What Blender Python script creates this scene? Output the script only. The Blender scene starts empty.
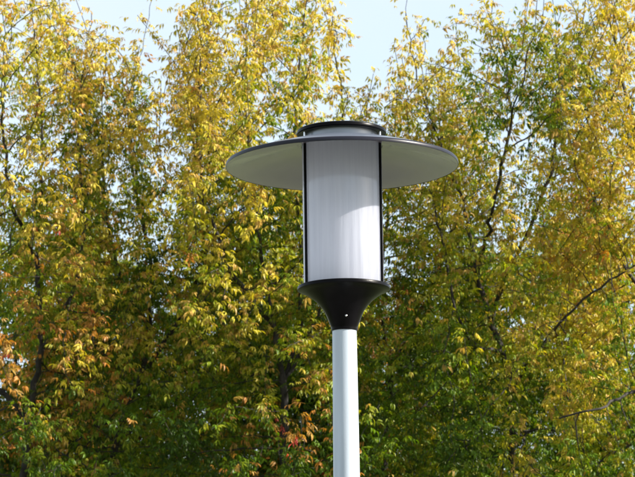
import bpy, bmesh, math, random
import numpy as np
from mathutils import Vector, Matrix, Quaternion

R = math.radians
rng = np.random.default_rng(11)
random.seed(11)
scene = bpy.context.scene
col = scene.collection

# ------------------------------------------------------------------ camera
F_PX, W_PX, H_PX = 3000.0, 635.0, 477.0
cam_d = bpy.data.cameras.new('camera')
cam = bpy.data.objects.new('camera', cam_d)
col.objects.link(cam)
cam_d.sensor_width = 36.0
cam_d.lens = 36.0 * F_PX / W_PX
cam_d.clip_start = 0.1
cam_d.clip_end = 6000
PITCH, ROLL = 11.4, 0.75
CAM = Vector((0, 0, 1.6))
cam_rot = Matrix.Rotation(R(90 + PITCH), 3, 'X') @ Matrix.Rotation(R(-ROLL), 3, 'Z')
cam.location = CAM
cam.rotation_euler = cam_rot.to_euler()
cam_d.dof.use_dof = True
cam_d.dof.focus_distance = 10.3
cam_d.dof.aperture_fstop = 22
scene.camera = cam
scene.render.resolution_x, scene.render.resolution_y = 1024, 769

# ------------------------------------------------------------------ light
SUN_EL = 30.0
SUN_FRONT = 13.0        # degrees the sun stands on the camera's side of due right
az = R(-SUN_FRONT)      # angle from +X towards +Y
to_sun = Vector((math.cos(R(SUN_EL)) * math.cos(az), math.cos(R(SUN_EL)) * math.sin(az), math.sin(R(SUN_EL))))
world = bpy.data.worlds.new("World")
scene.world = world
world.use_nodes = True
wn = world.node_tree
sky = wn.nodes.new('ShaderNodeTexSky')
sky.sky_type = 'NISHITA'
sky.sun_disc = False
sky.sun_elevation = R(SUN_EL)
sky.sun_rotation = math.atan2(to_sun.x, to_sun.y)
sky.air_density = 1.0
sky.dust_density = 1.0
sky.ozone_density = 1.0
# thin bright cloud veil over most of the sky
_tc = wn.nodes.new('ShaderNodeTexCoord'); _mp = wn.nodes.new('ShaderNodeMapping'); _mp.inputs['Scale'].default_value = (1, 1, 2.2)
_mp.inputs['Location'].default_value = (0.35, 0, 0.1)
wn.links.new(_tc.outputs['Generated'], _mp.inputs[0])
_n = wn.nodes.new('ShaderNodeTexNoise'); _n.inputs['Scale'].default_value = 2.6; _n.inputs['Detail'].default_value = 7; _n.inputs['Roughness'].default_value = 0.5
wn.links.new(_mp.outputs[0], _n.inputs['Vector'])
_r = wn.nodes.new('ShaderNodeMapRange'); _r.inputs['From Min'].default_value = 0.3; _r.inputs['From Max'].default_value = 0.7
_r.inputs['To Min'].default_value = 0.35; _r.inputs['To Max'].default_value = 0.95
wn.links.new(_n.outputs['Fac'], _r.inputs['Value'])
_m = wn.nodes.new('ShaderNodeMixRGB'); _m.inputs['Color2'].default_value = (3.2, 3.45, 3.6, 1)
wn.links.new(_r.outputs[0], _m.inputs['Fac']); wn.links.new(sky.outputs[0], _m.inputs['Color1'])
wn.links.new(_m.outputs[0], wn.nodes['Background'].inputs[0])
wn.nodes['Background'].inputs[1].default_value = 0.11
sun_d = bpy.data.lights.new('sun', 'SUN')
sun_d.energy = 5.0
sun_d.angle = R(0.5)
sun_d.color = (1.0, 0.94, 0.84)
sun = bpy.data.objects.new('sun', sun_d)
col.objects.link(sun)
sun.location = (30, -5, 20)
sun.rotation_euler = to_sun.to_track_quat('Z', 'Y').to_euler()
scene.view_settings.view_transform = 'Standard'
scene.view_settings.look = 'None'
scene.view_settings.gamma = 1
scene.view_settings.exposure = 1.45

# ------------------------------------------------------------------ helpers
def at(px, py, Y):
    """point of the place, at distance Y north, in the direction of a photo position"""
    d = cam_rot @ Vector(((px - W_PX / 2) / F_PX, -(py - H_PX / 2) / F_PX, -1))
    return CAM + d * (Y / d.y)

def link(name, me, mat=None, parent=None):
    o = bpy.data.objects.new(name, me)
    col.objects.link(o)
    if mat is not None and me is not None and not me.materials:
        me.materials.append(mat)
    if parent is not None:
        o.parent = parent
    return o

def tag(o, label=None, cat=None, group=None, kind=None):
    if label: o['label'] = label
    if cat: o['category'] = cat
    if group: o['group'] = group
    if kind: o['kind'] = kind

def lathe(name, prof, mat, parent, seg=128, closed=True, z=0.0):
    """prof: (radius, height) list, closed loop when closed"""
    vs, fs = [], []
    n = len(prof)
    for i in range(seg):
        a = 2 * math.pi * i / seg
        for r, h in prof:
            vs.append((r * math.cos(a), r * math.sin(a), h))
    m = n if closed else n - 1
    for i in range(seg):
        j = (i + 1) % seg
        for k in range(m):
            l = (k + 1) % n
            fs.append((i * n + k, j * n + k, j * n + l, i * n + l))
    me = bpy.data.meshes.new(name)
    me.from_pydata(vs, [], fs)
    bm = bmesh.new(); bm.from_mesh(me)
    bmesh.ops.remove_doubles(bm, verts=bm.verts, dist=1e-6)
    bmesh.ops.dissolve_degenerate(bm, edges=bm.edges, dist=1e-7)
    bmesh.ops.recalc_face_normals(bm, faces=bm.faces)
    bm.to_mesh(me); bm.free()
    me.polygons.foreach_set('use_smooth', [True] * len(me.polygons))
    try: me.set_sharp_from_angle(angle=R(35))
    except Exception: pass
    o = link(name, me, mat, parent)
    o.location.z = z
    return o

def new_mat(name):
    m = bpy.data.materials.new(name); m.use_nodes = True
    nt = m.node_tree
    return m, nt, nt.nodes['Principled BSDF']

def N(nt, t, **kw):
    n = nt.nodes.new(t)
    for k, v in kw.items(): setattr(n, k, v)
    return n

# ------------------------------------------------------------------ materials
def metal_paint(name, c, rough, metallic=0.0, coat=0.0, var=0.12, scale=9.0, bump=0.02, stretch=1.0):
    m, nt, b = new_mat(name)
    tc = N(nt, 'ShaderNodeTexCoord')
    no = N(nt, 'ShaderNodeTexNoise'); no.inputs['Scale'].default_value = scale; no.inputs['Detail'].default_value = 6
    mp = N(nt, 'ShaderNodeMapping'); mp.inputs['Scale'].default_value = (1, 1, stretch)
    nt.links.new(tc.outputs['Object'], mp.inputs[0]); nt.links.new(mp.outputs[0], no.inputs['Vector'])
    rp = N(nt, 'ShaderNodeValToRGB')
    rp.color_ramp.elements[0].position = 0.3; rp.color_ramp.elements[1].position = 0.7
    rp.color_ramp.elements[0].color = (*[x * (1 - var) for x in c], 1)
    rp.color_ramp.elements[1].color = (*[min(1, x * (1 + var)) for x in c], 1)
    nt.links.new(no.outputs['Fac'], rp.inputs['Fac'])
    nt.links.new(rp.outputs['Color'], b.inputs['Base Color'])
    mr = N(nt, 'ShaderNodeMapRange')
    mr.inputs['To Min'].default_value = rough * 0.8; mr.inputs['To Max'].default_value = min(1, rough * 1.25)
    nt.links.new(no.outputs['Fac'], mr.inputs['Value'])
    nt.links.new(mr.outputs[0], b.inputs['Roughness'])
    b.inputs['Metallic'].default_value = metallic
    b.inputs['Coat Weight'].default_value = coat
    n2 = N(nt, 'ShaderNodeTexNoise'); n2.inputs['Scale'].default_value = 220; n2.inputs['Detail'].default_value = 3
    nt.links.new(tc.outputs['Object'], n2.inputs['Vector'])
    bp = N(nt, 'ShaderNodeBump'); bp.inputs['Strength'].default_value = bump; bp.inputs['Distance'].default_value = 0.002
    nt.links.new(n2.outputs['Fac'], bp.inputs['Height']); nt.links.new(bp.outputs[0], b.inputs['Normal'])
    return m

M_pole = metal_paint('pale pole paint', (0.39, 0.44, 0.50), 0.4, 0.15, 0.0, var=0.13, scale=30, bump=0.12, stretch=0.06)
M_black = metal_paint('black cast paint', (0.003, 0.0028, 0.0034), 0.3, 0.0, 0.0, var=0.3, scale=20, bump=0.12)
M_black.node_tree.nodes['Principled BSDF'].inputs['Specular IOR Level'].default_value = 0.07
M_shade = metal_paint('slate grey shade paint', (0.075, 0.088, 0.12), 0.34, 0.2, 0.3, var=0.08, scale=12)
M_under = metal_paint('grey enamel underside', (0.19, 0.174, 0.22), 0.22, 0.0, 0.4, var=0.06, scale=5)
M_lip = metal_paint('dark rolled rim', (0.010, 0.010, 0.017), 0.35, 0.0, 0.0, var=0.1)
M_lip.node_tree.nodes['Principled BSDF'].inputs['Specular IOR Level'].default_value = 0.25
M_steel = metal_paint('stainless steel', (0.62, 0.62, 0.62), 0.22, 1.0)
M_neck = metal_paint('satin aluminium', (0.26, 0.28, 0.33), 0.3, 0.6, var=0.1)

def diffuser_mat():
    m, nt, b = new_mat('opal acrylic')
    out = nt.nodes['Material Output']
    tc = N(nt, 'ShaderNodeTexCoord')
    sep = N(nt, 'ShaderNodeSeparateXYZ'); nt.links.new(tc.outputs['Object'], sep.inputs[0])
    at2 = N(nt, 'ShaderNodeMath', operation='ARCTAN2')
    nt.links.new(sep.outputs['Y'], at2.inputs[0]); nt.links.new(sep.outputs['X'], at2.inputs[1])
    cmb = N(nt, 'ShaderNodeCombineXYZ')
    nt.links.new(at2.outputs[0], cmb.inputs[0])
    zs = N(nt, 'ShaderNodeMath', operation='MULTIPLY'); zs.inputs[1].default_value = 0.25
    nt.links.new(sep.outputs['Z'], zs.inputs[0]); nt.links.new(zs.outputs[0], cmb.inputs[2])
    no = N(nt, 'ShaderNodeTexNoise'); no.inputs['Scale'].default_value = 9; no.inputs['Detail'].default_value = 5; no.inputs['Roughness'].default_value = 0.7
    nt.links.new(cmb.outputs[0], no.inputs['Vector'])
    rp = N(nt, 'ShaderNodeValToRGB')
    rp.color_ramp.elements[0].position = 0.38; rp.color_ramp.elements[1].position = 0.58
    rp.color_ramp.elements[0].color = (0.38, 0.385, 0.44, 1); rp.color_ramp.elements[1].color = (0.54, 0.55, 0.61, 1)
    nt.links.new(no.outputs['Fac'], rp.inputs['Fac'])
    nt.links.new(rp.outputs['Color'], b.inputs['Base Color'])
    b.inputs['Roughness'].default_value = 0.12
    b.inputs['IOR'].default_value = 1.5
    b.inputs['Coat Weight'].default_value = 1.0
    b.inputs['Coat Roughness'].default_value = 0.06
    b.inputs['Coat IOR'].default_value = 2.1
    bp = N(nt, 'ShaderNodeBump'); bp.inputs['Strength'].default_value = 0.3; bp.inputs['Distance'].default_value = 0.01
    nt.links.new(no.outputs['Fac'], bp.inputs['Height']); nt.links.new(bp.outputs[0], b.inputs['Normal'])
    tr = N(nt, 'ShaderNodeBsdfTranslucent'); tr.inputs['Color'].default_value = (0.90, 0.915, 0.97, 1)
    mx = N(nt, 'ShaderNodeMixShader'); mx.inputs['Fac'].default_value = 0.68
    nt.links.new(b.outputs[0], mx.inputs[1]); nt.links.new(tr.outputs[0], mx.inputs[2])
    nt.links.new(mx.outputs[0], out.inputs['Surface'])
    return m
M_diff = diffuser_mat()

def leaf_mat(name, use_obj):
    m, nt, b = new_mat(name)
    out = nt.nodes['Material Output']
    if use_obj:
        src = N(nt, 'ShaderNodeObjectInfo').outputs['Color']
    else:
        a = N(nt, 'ShaderNodeAttribute'); a.attribute_name = 'leaf_colour'; src = a.outputs['Color']
    tc = N(nt, 'ShaderNodeNewGeometry')
    no = N(nt, 'ShaderNodeTexNoise'); no.inputs['Scale'].default_value = 28; no.inputs['Detail'].default_value = 3
    nt.links.new(tc.outputs['Position'], no.inputs['Vector'])
    mr = N(nt, 'ShaderNodeMapRange'); mr.inputs['From Min'].default_value = 0.3; mr.inputs['From Max'].default_value = 0.7
    mr.inputs['To Min'].default_value = 0.72; mr.inputs['To Max'].default_value = 1.25
    nt.links.new(no.outputs['Fac'], mr.inputs['Value'])
    hs = N(nt, 'ShaderNodeHueSaturation'); nt.links.new(src, hs.inputs['Color']); nt.links.new(mr.outputs[0], hs.inputs['Value'])
    nt.links.new(hs.outputs[0], b.inputs['Base Color'])
    b.inputs['Roughness'].default_value = 0.42
    b.inputs['Specular IOR Level'].default_value = 0.22
    tr = N(nt, 'ShaderNodeBsdfTranslucent')
    h2 = N(nt, 'ShaderNodeHueSaturation'); h2.inputs['Saturation'].default_value = 1.1; h2.inputs['Value'].default_value = 1.25
    nt.links.new(hs.outputs[0], h2.inputs['Color']); nt.links.new(h2.outputs[0], tr.inputs['Color'])
    mx = N(nt, 'ShaderNodeMixShader'); mx.inputs['Fac'].default_value = 0.38
    nt.links.new(b.outputs[0], mx.inputs[1]); nt.links.new(tr.outputs[0], mx.inputs[2])
    nt.links.new(mx.outputs[0], out.inputs['Surface'])
    return m
M_leaf_obj = leaf_mat('maple leaf', True)
M_leaf_att = leaf_mat('maple foliage', False)

def bark_mat():
    m, nt, b = new_mat('bark')
    tc = N(nt, 'ShaderNodeTexCoord')
    mp = N(nt, 'ShaderNodeMapping'); mp.inputs['Scale'].default_value = (22, 22, 4)
    nt.links.new(tc.outputs['Object'], mp.inputs[0])
    no = N(nt, 'ShaderNodeTexNoise'); no.inputs['Scale'].default_value = 1.5; no.inputs['Detail'].default_value = 8
    nt.links.new(mp.outputs[0], no.inputs['Vector'])
    rp = N(nt, 'ShaderNodeValToRGB')
    rp.color_ramp.elements[0].position = 0.35; rp.color_ramp.elements[1].position = 0.7
    rp.color_ramp.elements[0].color = (0.010, 0.008, 0.007, 1); rp.color_ramp.elements[1].color = (0.045, 0.037, 0.031, 1)
    nt.links.new(no.outputs['Fac'], rp.inputs['Fac']); nt.links.new(rp.outputs[0], b.inputs['Base Color'])
    b.inputs['Roughness'].default_value = 0.9
    bp = N(nt, 'ShaderNodeBump'); bp.inputs['Strength'].default_value = 0.5; bp.inputs['Distance'].default_value = 0.02
    nt.links.new(no.outputs['Fac'], bp.inputs['Height']); nt.links.new(bp.outputs[0], b.inputs['Normal'])
    return m
M_bark = bark_mat()

def ground_mat():
    m, nt, b = new_mat('grass ground')
    tc = N(nt, 'ShaderNodeTexCoord')
    n1 = N(nt, 'ShaderNodeTexNoise'); n1.inputs['Scale'].default_value = 0.4; n1.inputs['Detail'].default_value = 8
    n2 = N(nt, 'ShaderNodeTexNoise'); n2.inputs['Scale'].default_value = 30; n2.inputs['Detail'].default_value = 6
    nt.links.new(tc.outputs['Object'], n1.inputs['Vector']); nt.links.new(tc.outputs['Object'], n2.inputs['Vector'])
    ad = N(nt, 'ShaderNodeMath', operation='ADD'); nt.links.new(n1.outputs['Fac'], ad.inputs[0]); nt.links.new(n2.outputs['Fac'], ad.inputs[1])
    hf = N(nt, 'ShaderNodeMath', operation='MULTIPLY'); hf.inputs[1].default_value = 0.5; nt.links.new(ad.outputs[0], hf.inputs[0])
    rp = N(nt, 'ShaderNodeValToRGB')
    rp.color_ramp.elements[0].position = 0.38; rp.color_ramp.elements[1].position = 0.62
    rp.color_ramp.elements[0].color = (0.05, 0.075, 0.02, 1); rp.color_ramp.elements[1].color = (0.13, 0.15, 0.05, 1)
    nt.links.new(hf.outputs[0], rp.inputs['Fac']); nt.links.new(rp.outputs[0], b.inputs['Base Color'])
    b.inputs['Roughness'].default_value = 0.95
    bp = N(nt, 'ShaderNodeBump'); bp.inputs['Strength'].default_value = 0.6; bp.inputs['Distance'].default_value = 0.05
    nt.links.new(n2.outputs['Fac'], bp.inputs['Height']); nt.links.new(bp.outputs[0], b.inputs['Normal'])
    return m
M_ground = ground_mat()
M_path = metal_paint('paving concrete', (0.20, 0.19, 0.18), 0.85, var=0.25, scale=3, bump=0.4)

# ------------------------------------------------------------------ ground
me = bpy.data.meshes.new('ground')
me.from_pydata([(-2500, -2500, 0), (2500, -2500, 0), (2500, 2500, 0), (-2500, 2500, 0)], [], [(0, 1, 2, 3)])
g = link('ground', me, M_ground); tag(g, kind='structure', label='flat grass ground under the trees and the lamp')
me = bpy.data.meshes.new('path')
pv = []
for i in range(41):
    x = -60 + 3 * i
    yc = 8.4 + 0.5 * math.sin(x * 0.08)
    pv += [(x, yc - 4.0, 0.004), (x, yc + 3.2, 0.004)]  # unseen paving, widened to bounce neutral light onto the shade's underside
me.from_pydata(pv, [], [(2 * i, 2 * i + 2, 2 * i + 3, 2 * i + 1) for i in range(40)])
p = link('path', me, M_path); tag(p, kind='structure', label='unseen concrete footpath passing the lamp post, widened for neutral bounce light')

# ------------------------------------------------------------------ trees
def polyl(pts, Y0):
    """pts: (px, py, dY) -> world"""
    return [np.array(at(a, b, Y0 + (c[0] if c else 0))) for a, b, *c in pts]

XL, XR = at(-40, 240, 24.5).x, at(675, 240, 24.5).x
NC = 40
nk = rng.normal(size=(3, NC, 3)); nph = rng.uniform(0, 2 * math.pi, (3, NC))
def noise(P, scale, ch=0):
    """smooth pseudo noise about -1..1"""
    k = nk[ch] / scale
    return np.cos(P @ k.T + nph[ch]).sum(1) / math.sqrt(NC / 2) * 0.7

# upper outline of the row of crowns against the sky
SIL = [(-400, 60), (-200, 20), (-80, 30), (0, 20), (15, 5), (35, -14), (55, 4), (68, 48), (80, 44), (90, 48), (105, 56), (122, 68), (140, 62), (152, 56), (168, 62), (180, 50),
       (195, 34), (210, 6), (230, -14), (260, -26), (300, -22), (320, -5), (335, 36), (350, 86), (362, 112), (374, 126), (384, 112), (393, 76), (402, 42), (412, 42),
       (425, 50), (440, 52), (458, 44), (470, 54), (482, 38), (500, 38), (520, 34), (540, 28), (560, 22), (590, 14), (615, 2), (640, -10), (720, -14), (830, 20), (1000, 60)]
SX = np.array([at(a, b, 24.5).x for a, b in SIL]); SZ = np.array([at(a, b - 15, 24.5).z for a, b in SIL])

def leaf_templates(n, low=False):
    T = []
    r = random.Random(5)
    for t in range(n):
        V, Fc = [], []
        k = r.choice([3, 5, 5, 5, 7])
        pet = r.uniform(0.05, 0.08)
        # petiole + rachis, rising a little then drooping
        def rach(s):
            return Vector((s * 0.95, 0, 0.25 * s - 3.2 * s * s))
        total = pet + 0.028 * (k // 2)
        prev = None
        ns = 1 if low else 2
        for i in range(ns + 1):
            c = rach(total * i / ns); w = 0.0013
            V += [c + Vector((0, -w, 0)), c + Vector((0, w, 0))]
            if i: Fc += [(len(V) - 4, len(V) - 3, len(V) - 1, len(V) - 2)]
        lf = []
        for i in range(k // 2):
            s = pet + 0.028 * i
            for sd in (-1, 1):
                lf.append((s, sd * r.uniform(40, 68)))
        lf.append((total, r.uniform(-12, 12)))
        for s, ang in lf:
            L = r.uniform(0.075, 0.108) * (1.1 if abs(ang) < 15 else 0.92); Wd = L * r.uniform(0.13, 0.19)
            droop0 = r.uniform(-0.9, -0.15); droop1 = droop0 - r.uniform(0.5, 1.2)
            twist = r.uniform(-0.7, 0.7)
            a = R(ang); c0 = rach(s)
            def mid(u):
                # integrate direction pitching down from droop0 to droop1
                x = z = 0; st = 6
                for q in range(st):
                    p_ = droop0 + (droop1 - droop0) * (u * (q + .5) / st)
                    x += math.cos(p_) * u / st; z += math.sin(p_) * u / st
                return Vector((x * math.cos(a), x * math.sin(a), z)) * L + c0
            side0 = Vector((-math.sin(a), math.cos(a), 0))
            def pt(u, w, lift=0.0):
                d = (mid(min(u + .05, 1)) - mid(max(u - .05, 0))).normalized()
                sv = side0 * math.cos(twist * u) + d.cross(side0) * math.sin(twist * u)
                n_ = d.cross(sv)
                return mid(u) + sv * w + n_ * lift
            b0 = len(V)
            f = Wd * 0.35
            if low:
                V += [mid(0.04), pt(.42, -Wd * .95, f), mid(1), pt(.42, Wd * .95, f), pt(.45, 0)]
                for q in range(4):
                    Fc.append((b0 + q, b0 + (q + 1) % 4, b0 + 4))
                continue
            V += [mid(0.04), pt(.28, -Wd * .85, f), pt(.58, -Wd * .8, f), mid(1), pt(.58, Wd * .8, f), pt(.28, Wd * .85, f), pt(.42, 0)]
            for q in range(6):
                Fc.append((b0 + q, b0 + (q + 1) % 6, b0 + 6))
        T.append((np.array([tuple(v) for v in V]), Fc))
    return T
TEMPL = leaf_templates(14)
TLOW = leaf_templates(14, True)
TMESH = []
for V, Fc in TEMPL:
    me = bpy.data.meshes.new('leaf'); me.from_pydata([tuple(v) for v in V], [], Fc)
    me.materials.append(M_leaf_obj); TMESH.append(me)

PAL = np.array([[0.53, 0.415, 0.060],   # yellow
                [0.44, 0.275, 0.07],    # ochre
                [0.27, 0.28, 0.022],    # yellow green
                [0.10, 0.17, 0.009],  # green
                [0.42, 0.17, 0.035],    # orange
                [0.40, 0.06, 0.04],    # red
                [0.045, 0.085, 0.010]]) # dark green

ORANGE = [((30, 350), 0.60, 0.95), ((125, 290), 0.35, 0.35), ((290, 440), 0.40, 1.0), ((385, 290), 0.25, 0.5), ((60, 120), 0.7, 0.2), ((5, 390), 0.3, 1.0), ((560, 250), 0.35, .25)]
ORW = [(np.array(at(a, b, 24.0)), s, w) for (a, b), s, w in ORANGE]

def leaf_colours(P, outer, tint):
    """base colour of each leaf from where it grows: autumn works from the outside and the top of the crown inwards"""
    n = len(P)
    z0, z1 = at(317, 470, 24.5).z, at(317, 0, 24.5).z
    h = np.clip((P[:, 2] - z0) / (z1 - z0), -0.3, 1.1)
    yel = 0.18 + 0.74 * h + 0.30 * noise(P, 0.45, 0) + 0.18 * noise(P, 0.16, 1) + 0.25 * (outer - 0.5) + tint + rng.normal(0, 0.13, n)
    orr = np.zeros(n)
    for c, s, w in ORW:
        d2 = (P[:, 0] - c[0]) ** 2 + (P[:, 2] - c[2]) ** 2
        orr += w * np.exp(-d2 / (2 * s * s * 0.6))
    orr = orr * np.clip(0.45 + 1.0 * noise(P, 0.11, 2), 0, 1.4) * (0.3 + outer)
    u = rng.uniform(0, 1, n)
    C = np.empty((n, 3))
    stops = np.array([-0.1, 0.22, 0.5, 0.85]); cols = PAL[[6, 3, 2, 0]]
    for ch in range(3):
        C[:, ch] = np.interp(yel, stops, cols[:, ch])
    t = ((u < 0.20) & (yel > 0.45))[:, None]
    C = np.where(t, PAL[1] * 0.9 + C * 0.1, C)
    u2 = rng.uniform(0, 1, n)
    t = (u2 < orr * 0.75)
    k = rng.uniform(0, 1, n)[:, None]
    oc = PAL[4] * (1 - k) + PAL[1] * k
    oc = np.where(((rng.uniform(0, 1, n) < 0.03) & (orr > 0.25))[:, None], PAL[5], oc)
    C = np.where(t[:, None], oc, C)
    return C * rng.uniform(0.8, 1.15, (n, 1))

def tube(V, Fc, pts, rad, sides):
    base = len(V)
    pts = np.asarray(pts); n = len(pts)
    d = np.gradient(pts, axis=0) if n > 1 else np.array([[0, 0, 1.]])
    d /= np.maximum(np.linalg.norm(d, axis=1), 1e-9)[:, None]
    ref = np.array([0.31, 0.77, 0.55])
    a = np.cross(d, ref); a /= np.maximum(np.linalg.norm(a, axis=1), 1e-9)[:, None]
    b = np.cross(d, a)
    for i in range(n):
        for s in range(sides):
            t = 2 * math.pi * s / sides
            V.append(pts[i] + (a[i] * math.cos(t) + b[i] * math.sin(t)) * rad[i])
    for i in range(n - 1):
        for s in range(sides):
            s2 = (s + 1) % sides
            Fc.append((base + i * sides + s, base + i * sides + s2, base + (i + 1) * sides + s2, base + (i + 1) * sides + s))
    Fc.append(tuple(base + (n - 1) * sides + s for s in range(sides)))

def mesh_np(name, V, Fc, smooth=True):
    me = bpy.data.meshes.new(name)
    me.from_pydata([tuple(v) for v in V], [], Fc)
    if smooth: me.polygons.foreach_set('use_smooth', [True] * len(me.polygons))
    return me

def make_tree(spec):
    Y0 = spec['Y']
    trunk = polyl(spec['trunk'], Y0)
    root = trunk[0].copy(); root[2] = 0.0
    root[0] += spec.get('lean', 0); top0 = trunk[0]
    base = [root + (top0 - root) * t + np.array([0.05 * math.sin(5 * t), 0.05 * math.sin(4 * t + 1), 0]) * (t * (1 - t) * 4) for t in np.linspace(0, 1, 24)[:-1]]
    pos, par = [], []
    def seg(pts, parent, step=0.085):
        """append a polyline, resampled with a little crookedness"""
        last = parent
        for p0, p1 in zip(pts[:-1], pts[1:]):
            L = np.linalg.norm(p1 - p0); k = max(1, int(L / step))
            for q in range(1, k + 1):
                pp = p0 + (p1 - p0) * q / k + rng.normal(0, 0.008, 3)
                pos.append(pp); par.append(last); last = len(pos) - 1
        return last
    pos.append(root); par.append(-1)
    seg(base + trunk, 0)
    limb_nodes = []
    for L in spec.get('limbs', []):
        w = polyl(L, Y0)
        arr = np.array(pos); j = int(np.argmin(np.linalg.norm(arr - w[0], axis=1)))
        n0 = len(pos); seg([arr[j]] + w[1:], j); limb_nodes.append((n0, len(pos)))
    # attraction points through the crown
    xl, xr = at(spec['x'][0], 240, Y0).x, at(spec['x'][1], 240, Y0).x
    xc, hw = (xl + xr) / 2, (xr - xl) / 2
    dep = spec.get('depth', 1.5)
    zb = spec.get('zb', 2.6)
    n = int(spec['n'] * 3.2)
    X = xc + hw * 1.0 * rng.uniform(-1, 1, n); Yy = Y0 + dep * rng.uniform(-1, 1, n)
    Z = rng.uniform(zb, 9.6, n)
    A = np.stack([X, Yy, Z], 1)
    q = np.abs((X - xc) / hw) ** 3.5 + ((Yy - Y0) / dep) ** 2
    top = np.interp(X, SX, SZ) - spec.get('low', 0) - 0.55 * ((Yy - Y0) / dep) ** 2
    keep = (q < 1.0) & (Z < top)
    # lower part draws in, and pockets are left open
    fz = np.clip((Z - zb) / 1.6, 0, 1)
    keep &= q < 0.35 + 0.65 * fz
    keep &= noise(A, 0.22, 0) > -0.95
    keep &= (rng.uniform(0, 1, n) < np.clip((top - Z) / 0.8 + 0.55, 0, 1))
    keep &= (rng.uniform(0, 1, n) < np.where(Z < 4.0, 0.45, 1.0))
    for (hx, hy, hr) in HOLES:
        c = at(hx, hy, Y0)
        keep &= ((X - c.x) ** 2 + (Z - c.z) ** 2) > (hr / 122.0) ** 2
    A = A[keep][:spec['n']]
    pos = [np.asarray(p) for p in pos]
    P = np.array(pos)
    infl, kill, step = 0.55, 0.13, 0.085
    allow = P[:, 2] > zb - 0.6
    D = np.linalg.norm(A[:, None] - P[None], axis=2); D[:, ~allow] = 9e9
    near = D.argmin(1); dist = D.min(1)
    alive = dist > kill
    dirs = [None] * len(pos)
    nch = {}
    for it in range(90):
        use = alive & (dist < (1.3 if it < 10 else infl))
        if not use.any(): break
        idx = near[use]; vec = A[use] - P[idx]
        vec /= np.linalg.norm(vec, axis=1)[:, None]
        u, inv = np.unique(idx, return_inverse=True)
        S = np.zeros((len(u), 3)); np.add.at(S, inv, vec)
        S /= np.maximum(np.linalg.norm(S, axis=1), 1e-6)[:, None]
        new = []
        for k_, i in enumerate(u):
            if nch.get(int(i), 0) >= 3: 
                alive[near == i] = False
                continue
            pd = P[i] - P[par[i]] if par[i] >= 0 else np.array([0, 0, 1.])
            pd = pd / max(np.linalg.norm(pd), 1e-6)
            d = S[k_] + 0.30 * pd + np.array([0, 0, 0.10 + 0.22 * min(max(P[i][2] - 6.3, 0), 1.5)]) + rng.normal(0, 0.08, 3)
            d /= np.linalg.norm(d)
            c_ = P[i] + d * step
            if c_[2] > np.interp(c_[0], SX, SZ) + 0.05 - spec.get('low', 0):
                alive[near == i] = False
                continue
            new.append(c_); par.append(int(i)); nch[int(i)] = nch.get(int(i), 0) + 1
        if not new: break
        o0 = len(P); P = np.vstack([P, new])
        nd = np.linalg.norm(A[:, None] - np.array(new)[None], axis=2)
        m = nd.argmin(1); mv = nd[np.arange(len(A)), m]
        upd = mv < dist
        near[upd] = o0 + m[upd]; dist[upd] = mv[upd]
        alive &= dist > kill
    # young shoots fanning up and outwards
    ns_ = spec.get('shoots', 120)
    base_i = rng.choice(np.where(P[:, 2] > 4.2)[0], ns_)
    extra = []
    for i in base_i:
        b0 = P[i]
        out = np.array([b0[0] - xc, (b0[1] - Y0) * 1.2, 0.0]); out /= max(np.linalg.norm(out), 0.2)
        up = 1.0 + 0.5 * min(max(b0[2] - 6.0, 0), 2)
        d = out * rng.uniform(0.2, 0.9) + np.array([0, 0, up]) + rng.normal(0, 0.28, 3)
        d /= np.linalg.norm(d); L = rng.uniform(0.3, 0.8); last = int(i); q_ = b0.copy()
        for k_ in range(int(L / 0.075)):
            q_ = q_ + d * 0.075; d = d + rng.normal(0, 0.05, 3) + out * 0.015; d /= np.linalg.norm(d)
            if q_[2] > np.interp(q_[0], SX, SZ) + 0.12 - spec.get('low', 0): break
            extra.append(q_.copy()); par.append(last); last = len(P) + len(extra) - 1
    if extra: P = np.vstack([P, extra])
    n = len(P); par = np.array(par)
    ch = [[] for _ in range(n)]
    for i in range(1, n): ch[par[i]].append(i)
    # pipe model radii
    w = np.zeros(n)
    for i in range(n - 1, -1, -1):
        w[i] = 1.0 if not ch[i] else sum(w[c] for c in ch[i]) + 0.15
    rad = np.maximum(0.0024 * w ** 0.38, 0.0020)
    for q_, (a_, b_) in enumerate(limb_nodes):
        r0_, r1_ = spec.get('lr', {}).get(q_, (0.015, 0.003))
        rad[a_:b_] = np.maximum(rad[a_:b_], np.linspace(r0_, r1_, b_ - a_))
    rad[:] = np.minimum(rad, spec.get('rmax', 0.05))
    low = P[:, 2] < 1.0
    rad[low] *= 1.15 + 0.35 * (1 - P[low, 2]) ** 2
    # chains
    chains = []
    stack = [(0, [])]
    while stack:
        s, pre = stack.pop()
        c = pre + [s]; i = s
        while ch[i]:
            m = max(ch[i], key=lambda q: w[q])
            for o in ch[i]:
                if o != m: stack.append((o, [i]))
            c.append(m); i = m
        chains.append(c)
    root_o = bpy.data.objects.new(spec['name'], None); col.objects.link(root_o)
    root_o.location = root
    root_o.empty_display_size = 0.5
    tag(root_o, spec['label'], 'tree', spec['group'])
    Pl = P - root
    V, Fc = [], []
    big = sorted(chains[1:], key=lambda c: -rad[c[1]] * len(c) ** 0.5)[:spec.get('nb', 14)]
    bset = set(id(c) for c in big)
    tube(V, Fc, Pl[chains[0]], rad[chains[0]], 10)
    link('trunk', mesh_np('trunk', V, Fc), M_bark, root_o)
    for c in big:
        V, Fc = [], []
        rr = rad[c].copy(); rr[0] = rr[1]
        tube(V, Fc, Pl[c], rr, 7)
        link('branch', mesh_np('branch', V, Fc), M_bark, root_o)
    V, Fc = [], []
    for c in chains[1:]:
        if id(c) in bset or len(c) < 2: continue
        rr = rad[c].copy(); rr[0] = rr[1]
        tube(V, Fc, Pl[c], rr, 4)
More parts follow.
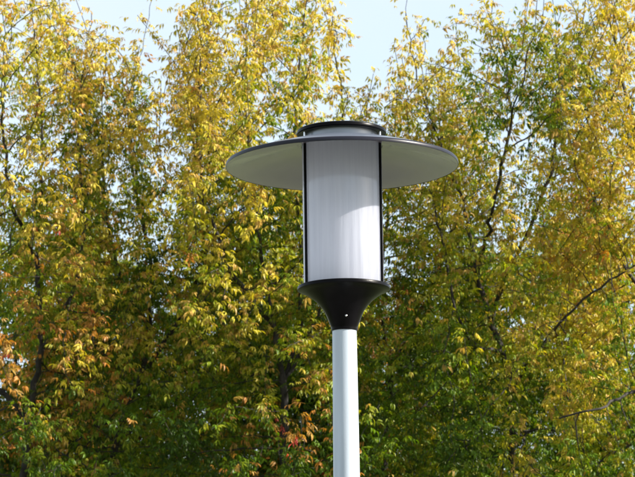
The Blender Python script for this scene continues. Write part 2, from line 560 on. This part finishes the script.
    if V:
        tw = link('twigs', mesh_np('twigs', V, Fc), M_bark, root_o); tw['kind'] = 'stuff'
    # leaves
    cand = np.where((w < 9) & (P[:, 2] > zb - 0.4) | np.isin(np.arange(n), [c[-1] for c in chains]))[0]
    LP, LD, tipd = [], [], []
    lpn = spec.get('lpn', 4.9)
    for i in cand:
        d = P[i] - P[par[i]]; d = d / max(np.linalg.norm(d), 1e-6)
        k = int(lpn + rng.uniform(0, 1)); 
        if not ch[i]: k += 1
        if P[i, 2] < 4.1: k = max(1, k // 3)
        elif not (XL < P[i, 0] < XR): k = max(1, k // 2)
        gap = float(np.interp(P[i, 0], SX, SZ)) - P[i, 2]
        if gap < 2.0: k = max(1, int(k * np.clip(0.40 + 0.30 * gap, 0.40, 1) + rng.uniform(0.2, 1)))
        yaw0 = rng.uniform(0, math.pi * 2)
        for q in range(k):
            yaw = yaw0 + 2.4 * q + rng.normal(0, 0.4)
            LP.append(P[i] + d * rng.uniform(-0.05, 0.05) + rng.normal(0, 0.045, 3)); LD.append((yaw, d[2])); tipd.append(w[i])
    LP = np.array(LP); tipd = np.array(tipd); LD = np.array(LD)
    # stretches of bare wood carry no leaves around them
    far = np.ones(len(LP), bool)
    for pts, yb, wd in BARE:
        Q = [np.array(at(a, b, yb)) for a, b in pts]
        for A0, A1 in zip(Q[:-1], Q[1:]):
            ab = A1 - A0; t = np.clip(((LP - A0)[:, [0, 2]] @ ab[[0, 2]]) / (ab[[0, 2]] @ ab[[0, 2]]), 0, 1)
            dd = np.linalg.norm((LP - (A0 + t[:, None] * ab))[:, [0, 2]], axis=1)
            far &= ~((dd < wd) & (np.abs(LP[:, 1] - yb) < 1.3) & (LP[:, 1] < yb + 0.2))
    LP, tipd, LD = LP[far], tipd[far], LD[far]
    m = len(LP)
    yaw = np.array([a for a, _ in LD]); tilt = rng.normal(0.0, 0.38, m); rollv = rng.normal(0, 0.4, m)
    sc = rng.uniform(0.34, 0.73, m) * spec.get('ls', 1.0)
    tid = rng.integers(0, len(TEMPL), m)
    q = ((LP[:, 0] - xc) / hw) ** 2 + ((LP[:, 1] - Y0) / dep) ** 2
    front = np.clip((Y0 - LP[:, 1]) / dep * 0.5 + 0.5, 0, 1)
    outer = np.clip(0.5 * q + 0.6 * front, 0, 1.2)
    C = leaf_colours(LP, outer, spec.get('tint', 0))
    # rotation matrices: Rz(yaw) Ry(tilt) Rx(roll)
    cy, sy, ct, st, cr, sr = np.cos(yaw), np.sin(yaw), np.cos(tilt), np.sin(tilt), np.cos(rollv), np.sin(rollv)
    Z0 = np.zeros(m); O1 = np.ones(m)
    Rz = np.stack([cy, -sy, Z0, sy, cy, Z0, Z0, Z0, O1], 1).reshape(m, 3, 3)
    Ry = np.stack([ct, Z0, st, Z0, O1, Z0, -st, Z0, ct], 1).reshape(m, 3, 3)
    Rx = np.stack([O1, Z0, Z0, Z0, cr, -sr, Z0, sr, cr], 1).reshape(m, 3, 3)
    RM = Rz @ Ry @ Rx
    # which leaves are the nearest ones in view (kept as single leaves)
    rel = (LP - np.array(CAM)) @ np.array(cam_rot)
    px = rel[:, 0] / -rel[:, 2] * F_PX + W_PX / 2; py = -rel[:, 1] / -rel[:, 2] * F_PX + H_PX / 2
    inside = (px > 8) & (px < 627) & (py > 8) & (py < 469)
    score = np.where(inside, sc / LP[:, 1] ** 2.5, -1)
    order = np.argsort(-score)[:spec.get('single', 300)]
    single = np.zeros(m, bool); single[order] = True; single &= inside
    for i in np.where(single)[0]:
        o = bpy.data.objects.new('leaf', TMESH[tid[i]])
        M4 = Matrix([[*(RM[i, 0] * sc[i]), LP[i, 0] - root[0]], [*(RM[i, 1] * sc[i]), LP[i, 1] - root[1]], [*(RM[i, 2] * sc[i]), LP[i, 2] - root[2]], [0, 0, 0, 1]])
        o.parent = root_o; o.matrix_local = M4
        o.color = (*C[i], 1)
        col.objects.link(o)
    VV, CC, LI, LT = [], [], [], []
    off = 0
    fine = (px > -15) & (px < 650) & (py > -15) & (py < 492) & (front > 0.72) & (spec.get('single', 300) > 200)
    for t, (tv, tf), sel in [(t, a, fine) for t, a in enumerate(TEMPL)] + [(t, a, ~fine) for t, a in enumerate(TLOW)]:
        idx = np.where((tid == t) & ~single & sel)[0]
        if not len(idx): continue
        v = np.einsum('nij,kj->nki', RM[idx], tv) * sc[idx][:, None, None] + (LP[idx] - root)[:, None, :]
        k = len(tv)
        VV.append(v.reshape(-1, 3)); CC.append(np.repeat(C[idx], k, axis=0))
        flat = np.concatenate([np.array(f) for f in tf]); lens = np.array([len(f) for f in tf])
        LI.append((flat[None] + (off + np.arange(len(idx)) * k)[:, None]).ravel()); LT.append(np.tile(lens, len(idx)))
        off += k * len(idx)
    VV = np.vstack(VV); CC = np.vstack(CC); LI = np.concatenate(LI); LT = np.concatenate(LT)
    me = bpy.data.meshes.new('foliage')
    me.vertices.add(len(VV)); me.vertices.foreach_set('co', VV.astype(np.float32).ravel())
    me.loops.add(len(LI)); me.loops.foreach_set('vertex_index', LI.astype(np.int32))
    me.polygons.add(len(LT)); st_ = np.concatenate([[0], np.cumsum(LT)[:-1]])
    me.polygons.foreach_set('loop_start', st_.astype(np.int32)); me.polygons.foreach_set('loop_total', LT.astype(np.int32))
    me.update(calc_edges=True)
    ca = me.color_attributes.new('leaf_colour', 'FLOAT_COLOR', 'POINT')
    ca.data.foreach_set('color', np.hstack([CC, np.ones((len(CC), 1))]).astype(np.float32).ravel())
    fo = link('foliage', me, M_leaf_att, root_o); fo['kind'] = 'stuff'
    print('TREE', spec['label'][:40], 'nodes', n, 'leaves', m, 'faces', len(LT))

BARE = [([(650, 383), (618, 398), (600, 408), (580, 414), (556, 418)], 22.4, 0.19),
        ([(645, 260), (628, 269), (592, 293), (566, 316), (547, 337)], 23.2, 0.10),
        ([(513, 455), (511, 425)], 24.3, 0.05),
        ([(115, 450), (118, 435), (142, 375)], 24.9, 0.05)]
HOLES = [(108, 256, 9), (65, 462, 8), (232, 205, 6), (160, 440, 4), (478, 145, 6)]

GF = 'autumn maples in the front of the row'
GB = 'greener maples standing behind the front row'
front = [
 dict(name='maple_tree', Y=24.2, x=(-150, 150), n=1550, label='yellow maple at the left edge with orange and red leaves low in its crown',
      trunk=[(20, 560), (24, 470), (30, 420), (40, 350), (38, 260), (42, 170), (40, 90), (32, 20), (30, -16)],
      limbs=[[(40, 350), (70, 300, -.3), (85, 240, -.4), (80, 160, -.3), (78, 110), (86, 60), (91, 12)],
             [(30, 420), (-10, 380), (-50, 300), (-60, 200), (-70, 100), (-70, 40)],
             [(38, 260), (10, 200, -.5), (2, 120, -.5), (4, 60, -.4), (6, 20, -.4)]], tint=0.05),
 dict(name='maple_tree', Y=24.9, x=(40, 255), n=1500, label='maple with dark trunk leaning right at lower left and one thin leader against sky',
      trunk=[(98, 580), (105, 500), (112, 466), (118, 435), (130, 405), (142, 375), (150, 330), (152, 270), (140, 210), (130, 150), (131, 105), (140, 60), (149, 18), (152, -4)],
      limbs=[[(112, 466), (95, 450, -.2), (75, 445, -.3), (50, 440, -.4), (20, 425, -.4)],
             [(118, 435), (90, 425, .3), (60, 460, .3)],
             [(142, 375), (180, 320), (205, 260), (200, 190), (192, 130), (186, 80), (184, 45)],
             [(150, 330), (120, 280), (105, 210), (100, 140), (92, 100)]], tint=-0.02),
 dict(name='maple_tree', Y=24.0, x=(170, 385), n=1550, label='tall maple behind the left half of the lamp shade, its top leaving the photo',
      trunk=[(288, 600), (285, 480), (283, 430), (283, 385), (275, 330), (262, 260), (250, 180), (246, 110), (246, 20), (248, -22)],
      limbs=[[(283, 385), (300, 330, .3), (302, 250, .4), (292, 150, .3), (300, 60, .2), (308, -18)],
             [(275, 330), (228, 270, -.4), (205, 200, -.4), (196, 120, -.2), (208, 50), (212, 0)],
             [(283, 385), (325, 300, .3), (346, 210, .4), (344, 130, .3), (338, 70, .2), (330, 30)]], tint=-0.10),
 dict(name='maple_tree', Y=25.6, x=(325, 500), n=1100, label='slender greener maple just right of the lamp post, forked low behind the funnel',
      trunk=[(380, 600), (382, 480), (387, 420), (392, 365), (386, 340), (378, 300), (384, 240), (392, 180), (396, 120), (398, 70)],
      limbs=[[(392, 365), (408, 335, -.2), (427, 300, -.4), (441, 265, -.5), (446, 200, -.4), (440, 130), (436, 70)]], tint=-0.12),
 dict(name='maple_tree', Y=24.3, x=(372, 625), n=1800, label='broad yellow maple right of the lamp with dark upright trunk at the bottom edge',
      trunk=[(514, 600), (514, 500), (513, 460), (512, 420), (510, 380), (503, 350), (492, 325), (478, 280), (465, 210), (435, 130), (415, 70), (406, 20), (408, -4)],
      limbs=[[(512, 400), (530, 358, -.4), (547, 337, -.8), (566, 316, -1.0), (592, 293, -1.1), (628, 269, -1.2), (670, 246, -1.2)],
             [(492, 325), (505, 280, -.2), (530, 225, -.4), (550, 180, -.5), (560, 110, -.3), (556, 40)],
             [(503, 350), (470, 345, -.5), (455, 310, -.8), (445, 250, -.9), (430, 180, -.6)],
             [(478, 280), (492, 215, -.5), (500, 165, -.7), (512, 130, -.7), (508, 70, -.4), (500, 30, -.3)],
             [(510, 430), (523, 437, -.3), (528, 433, -.3)]], tint=0.04, lr={0: (0.015, 0.006), 4: (0.02, 0.012)}),
 dict(name='maple_tree', Y=23.9, x=(540, 780), n=1500, label='maple at the right edge with a bare dark branch reaching in near the bottom',
      trunk=[(690, 620), (690, 500), (688, 400), (680, 320), (660, 240), (640, 160), (625, 90), (612, 30), (610, -16)],
      limbs=[[(688, 400), (650, 383, -1.1), (618, 398, -1.3), (600, 408, -1.5), (580, 414, -1.5), (558, 418, -1.5)],
             [(680, 320), (640, 290, -.4), (600, 230, -.3), (590, 150, -.2), (588, 80), (580, 40)],
             [(680, 320), (720, 220), (730, 100), (725, 10)],
             [(688, 420), (640, 440, -.3), (600, 460, -.4), (580, 470, -.5)]], tint=0.03, lr={0: (0.020, 0.008)}),
]
for s in front:
    s['group'] = GF; make_tree(s)
back = [
 dict(Y=28.2, x=(-90, 120), low=1.15, n=1150, label='greener maple in the rear row, seen low at the left edge', trunk=[(10, 620), (10, 420), (20, 300), (25, 240)]),
 dict(Y=28.8, x=(80, 300), low=1.15, n=1150, label='green maple in the rear row, in the dark gap left of the lamp post', trunk=[(215, 620), (212, 420), (200, 330), (205, 260)]),
 dict(Y=28.4, x=(270, 480), low=1.15, n=1150, label='green maple in the rear row, directly behind the white lamp post', trunk=[(360, 620), (350, 430), (362, 330), (366, 240)]),
 dict(Y=28.9, x=(440, 650), low=1.15, n=1150, label='green maple in the rear row, behind the broad yellow maple', trunk=[(560, 620), (566, 430), (560, 330), (556, 240)]),
]
for s in back:
    s.update(name='maple_tree', group=GB, single=120, tint=-0.35, depth=1.7, nb=8, lpn=5.5, zb=2.2, ls=1.65); make_tree(s)

# ------------------------------------------------------------------ lamp
RIM_Y = 10.05
rim = at(342.0, 166.3, RIM_Y)
lamp = bpy.data.objects.new('street_lamp', None); col.objects.link(lamp)
lamp.location = (rim.x, rim.y, 0)
tag(lamp, 'park lamp with wide grey disc shade and white cylinder diffuser on pale round post', 'street lamp')
ZR = rim.z      # height of the shade's rim
u = 0.4 / 116.5  # metres per photo pixel at the lamp
zd = ZR - (119.5) * u / 0.977   # flange plane of the funnel
# post
zp = ZR - 163.5 * u / 0.98
post = lathe('post', [(0.0, 0.012), (0.066, 0.012), (0.0415 + 0.0067 * zp * 0.55, zp * 0.45), (0.0412, zp), (0.0, zp)], M_pole, lamp, 96, closed=False)
bp_ = lathe('base_plate', [(0.0, 0.0), (0.15, 0.0), (0.15, 0.012), (0.0, 0.012)], M_steel, lamp, 48, closed=False)
for k in range(4):
    a = k * math.pi / 2 + 0.78
    b = lathe('bolt', [(0, 0), (0.012, 0), (0.012, 0.014), (0.006, 0.016), (0.006, 0.03), (0, 0.03)], M_steel, bp_, 6, closed=False)
    b.location = (0.115 * math.cos(a), 0.115 * math.sin(a), 0.012)
# funnel: flange and concave cone, lathe about the post
fp = [(0, 0.0), (45.6, 0.0), (46.0, -0.8), (46.0, -3.2), (44.6, -4.2), (41, -5.2), (38, -7), (33, -10.5), (28, -14.5), (23.5, -19.5), (20.0, -24.5), (17.4, -30), (15.3, -35.5), (13.7, -40), (13.1, -42), (13.1, -43.6), (12.75, -44), (12.75, -44.7), (0, -44.7)]
fun = lathe('funnel_base', [(r * u, h * u) for r, h in fp], M_black, lamp, 128, closed=False, z=zd)
# screws in the collar of the funnel
for k, ang in enumerate((-84, 36, 156)):
    a = R(ang)
    bm = bmesh.new()
    bmesh.ops.create_uvsphere(bm, u_segments=12, v_segments=6, radius=1.25 * u)
    me = bpy.data.meshes.new('screw'); bm.to_mesh(me); bm.free()
    s = link('screw', me, M_steel, fun); s.scale = (1, 1, 0.6)
    s.rotation_euler = (R(90), 0, a + R(90))
    s.location = (16.6 * u * math.cos(a), 16.6 * u * math.sin(a), -32.0 * u)
sv, sf = [], []
a0 = R(-97)
for r_, h_ in fp[7:15]:
    for da, ex in ((-0.03, -0.2), (0.0, 0.22), (0.03, -0.2)):
        sv.append(((r_ + ex) * u * math.cos(a0 + da), (r_ + ex) * u * math.sin(a0 + da), h_ * u))
for i in range(7):
    for q in range(2):
        sf.append((i * 3 + q, i * 3 + q + 1, i * 3 + q + 4, i * 3 + q + 3))
link('seam', mesh_np('seam', sv, sf), M_black, fun)
# diffuser: open acrylic tube
r1 = 39.8 * u; hN = 0.082
zt = ZR + hN - 0.012
dif = lathe('diffuser', [(r1, 0.0), (r1, zt - zd), (r1 - 0.004, zt - zd), (r1 - 0.004, 0.0)], M_diff, lamp, 160, closed=True, z=zd + 0.0005)
# lamp holder and reflector inside
M_white = metal_paint('white ceramic', (0.75, 0.74, 0.70), 0.4)
hold = lathe('lamp_holder', [(0, 0), (0.03, 0), (0.03, 0.05), (0.02, 0.06), (0, 0.06)], M_white, lamp, 32, closed=False, z=zd + 0.001)
bulb = lathe('bulb', [(0, 0), (0.014, 0), (0.016, 0.03), (0.036, 0.08), (0.04, 0.12), (0.03, 0.15), (0, 0.165)], M_white, lamp, 32, closed=False, z=zd + 0.061)
# shade : shallow cone with rolled lip; top and underside are separate skins
RO = 0.4
top_prof = [(0.120, hN - 0.004), (0.150, hN), (0.20, hN - 0.010), (0.27, 0.052), (0.33, 0.034), (0.375, 0.0195), (0.389, 0.0145), (0.391, 0.0100), (0.388, 0.004), (0.33, 0.0245), (0.27, 0.043), (0.20, hN - 0.018), (0.150, hN - 0.010), (0.120, hN - 0.012)]
shade = lathe('shade', top_prof, M_shade, lamp, 192, closed=True, z=ZR)
lathe('rim_trim', [(0.3892, 0.0150), (0.3955, 0.0128), (0.3988, 0.0095), (RO, 0.0035), (0.3992, -0.0012), (0.3984, -0.0018), (0.3982, 0.0010), (0.3930, 0.0035), (0.3895, 0.006)], M_lip, lamp, 192, closed=True, z=ZR)
und = lathe('shade_underside', [(0.140, hN - 0.0115), (0.150, hN - 0.012), (0.20, hN - 0.020), (0.27, 0.041), (0.33, 0.0225), (0.390, 0.0022), (0.3975, 0.0006), (0.3980, -0.0008), (0.390, 0.0002), (0.33, 0.0205), (0.27, 0.039), (0.20, hN - 0.022), (0.150, hN - 0.0145), (0.140, hN - 0.014)], M_under, lamp, 192, closed=True, z=ZR)
# neck ring and cap
neck = lathe('neck_ring', [(0.122, hN - 0.003), (0.124, 0.1105), (0.118, 0.1105), (0.116, hN - 0.003)], M_neck, lamp, 128, closed=True, z=ZR)
lathe('neck_gasket', [(0.130, hN - 0.0030), (0.130, hN + 0.004), (0.1245, hN + 0.005), (0.1245, hN - 0.0030)], M_black, lamp, 128, closed=True, z=ZR)
cap = lathe('cap', [(0, 0.111), (0.146, 0.1105), (0.151, 0.109), (0.1545, 0.112), (0.155, 0.118), (0.153, 0.123), (0.148, 0.1255), (0.08, 0.134), (0, 0.137)], M_black, lamp, 128, closed=False, z=ZR)
for ang in (-153.5, -23.0, 92.0):
    a = R(ang); rr = 41.2 * u
    x, y = rr * math.cos(a), rr * math.sin(a)
    rod = lathe('rod', [(0, 0), (0.0046, 0), (0.0046, ZR + hN - 0.014 - zd), (0, ZR + hN - 0.014 - zd)], M_black, lamp, 16, closed=False, z=zd + 0.001)
    rod.location.x, rod.location.y = x, y
    sp = lathe('spacer', [(0, hN - 0.001), (0.0042, hN - 0.001), (0.0042, 0.1095), (0, 0.1095)], M_steel, lamp, 16, closed=False, z=ZR)
    sp.location.x, sp.location.y = x, y
    nt_ = lathe('nut', [(0, 0.124), (0.0065, 0.124), (0.0065, 0.130), (0.003, 0.134), (0, 0.1345)], M_steel, cap, 6, closed=False, z=0)
    nt_.location.x, nt_.location.y = x, y
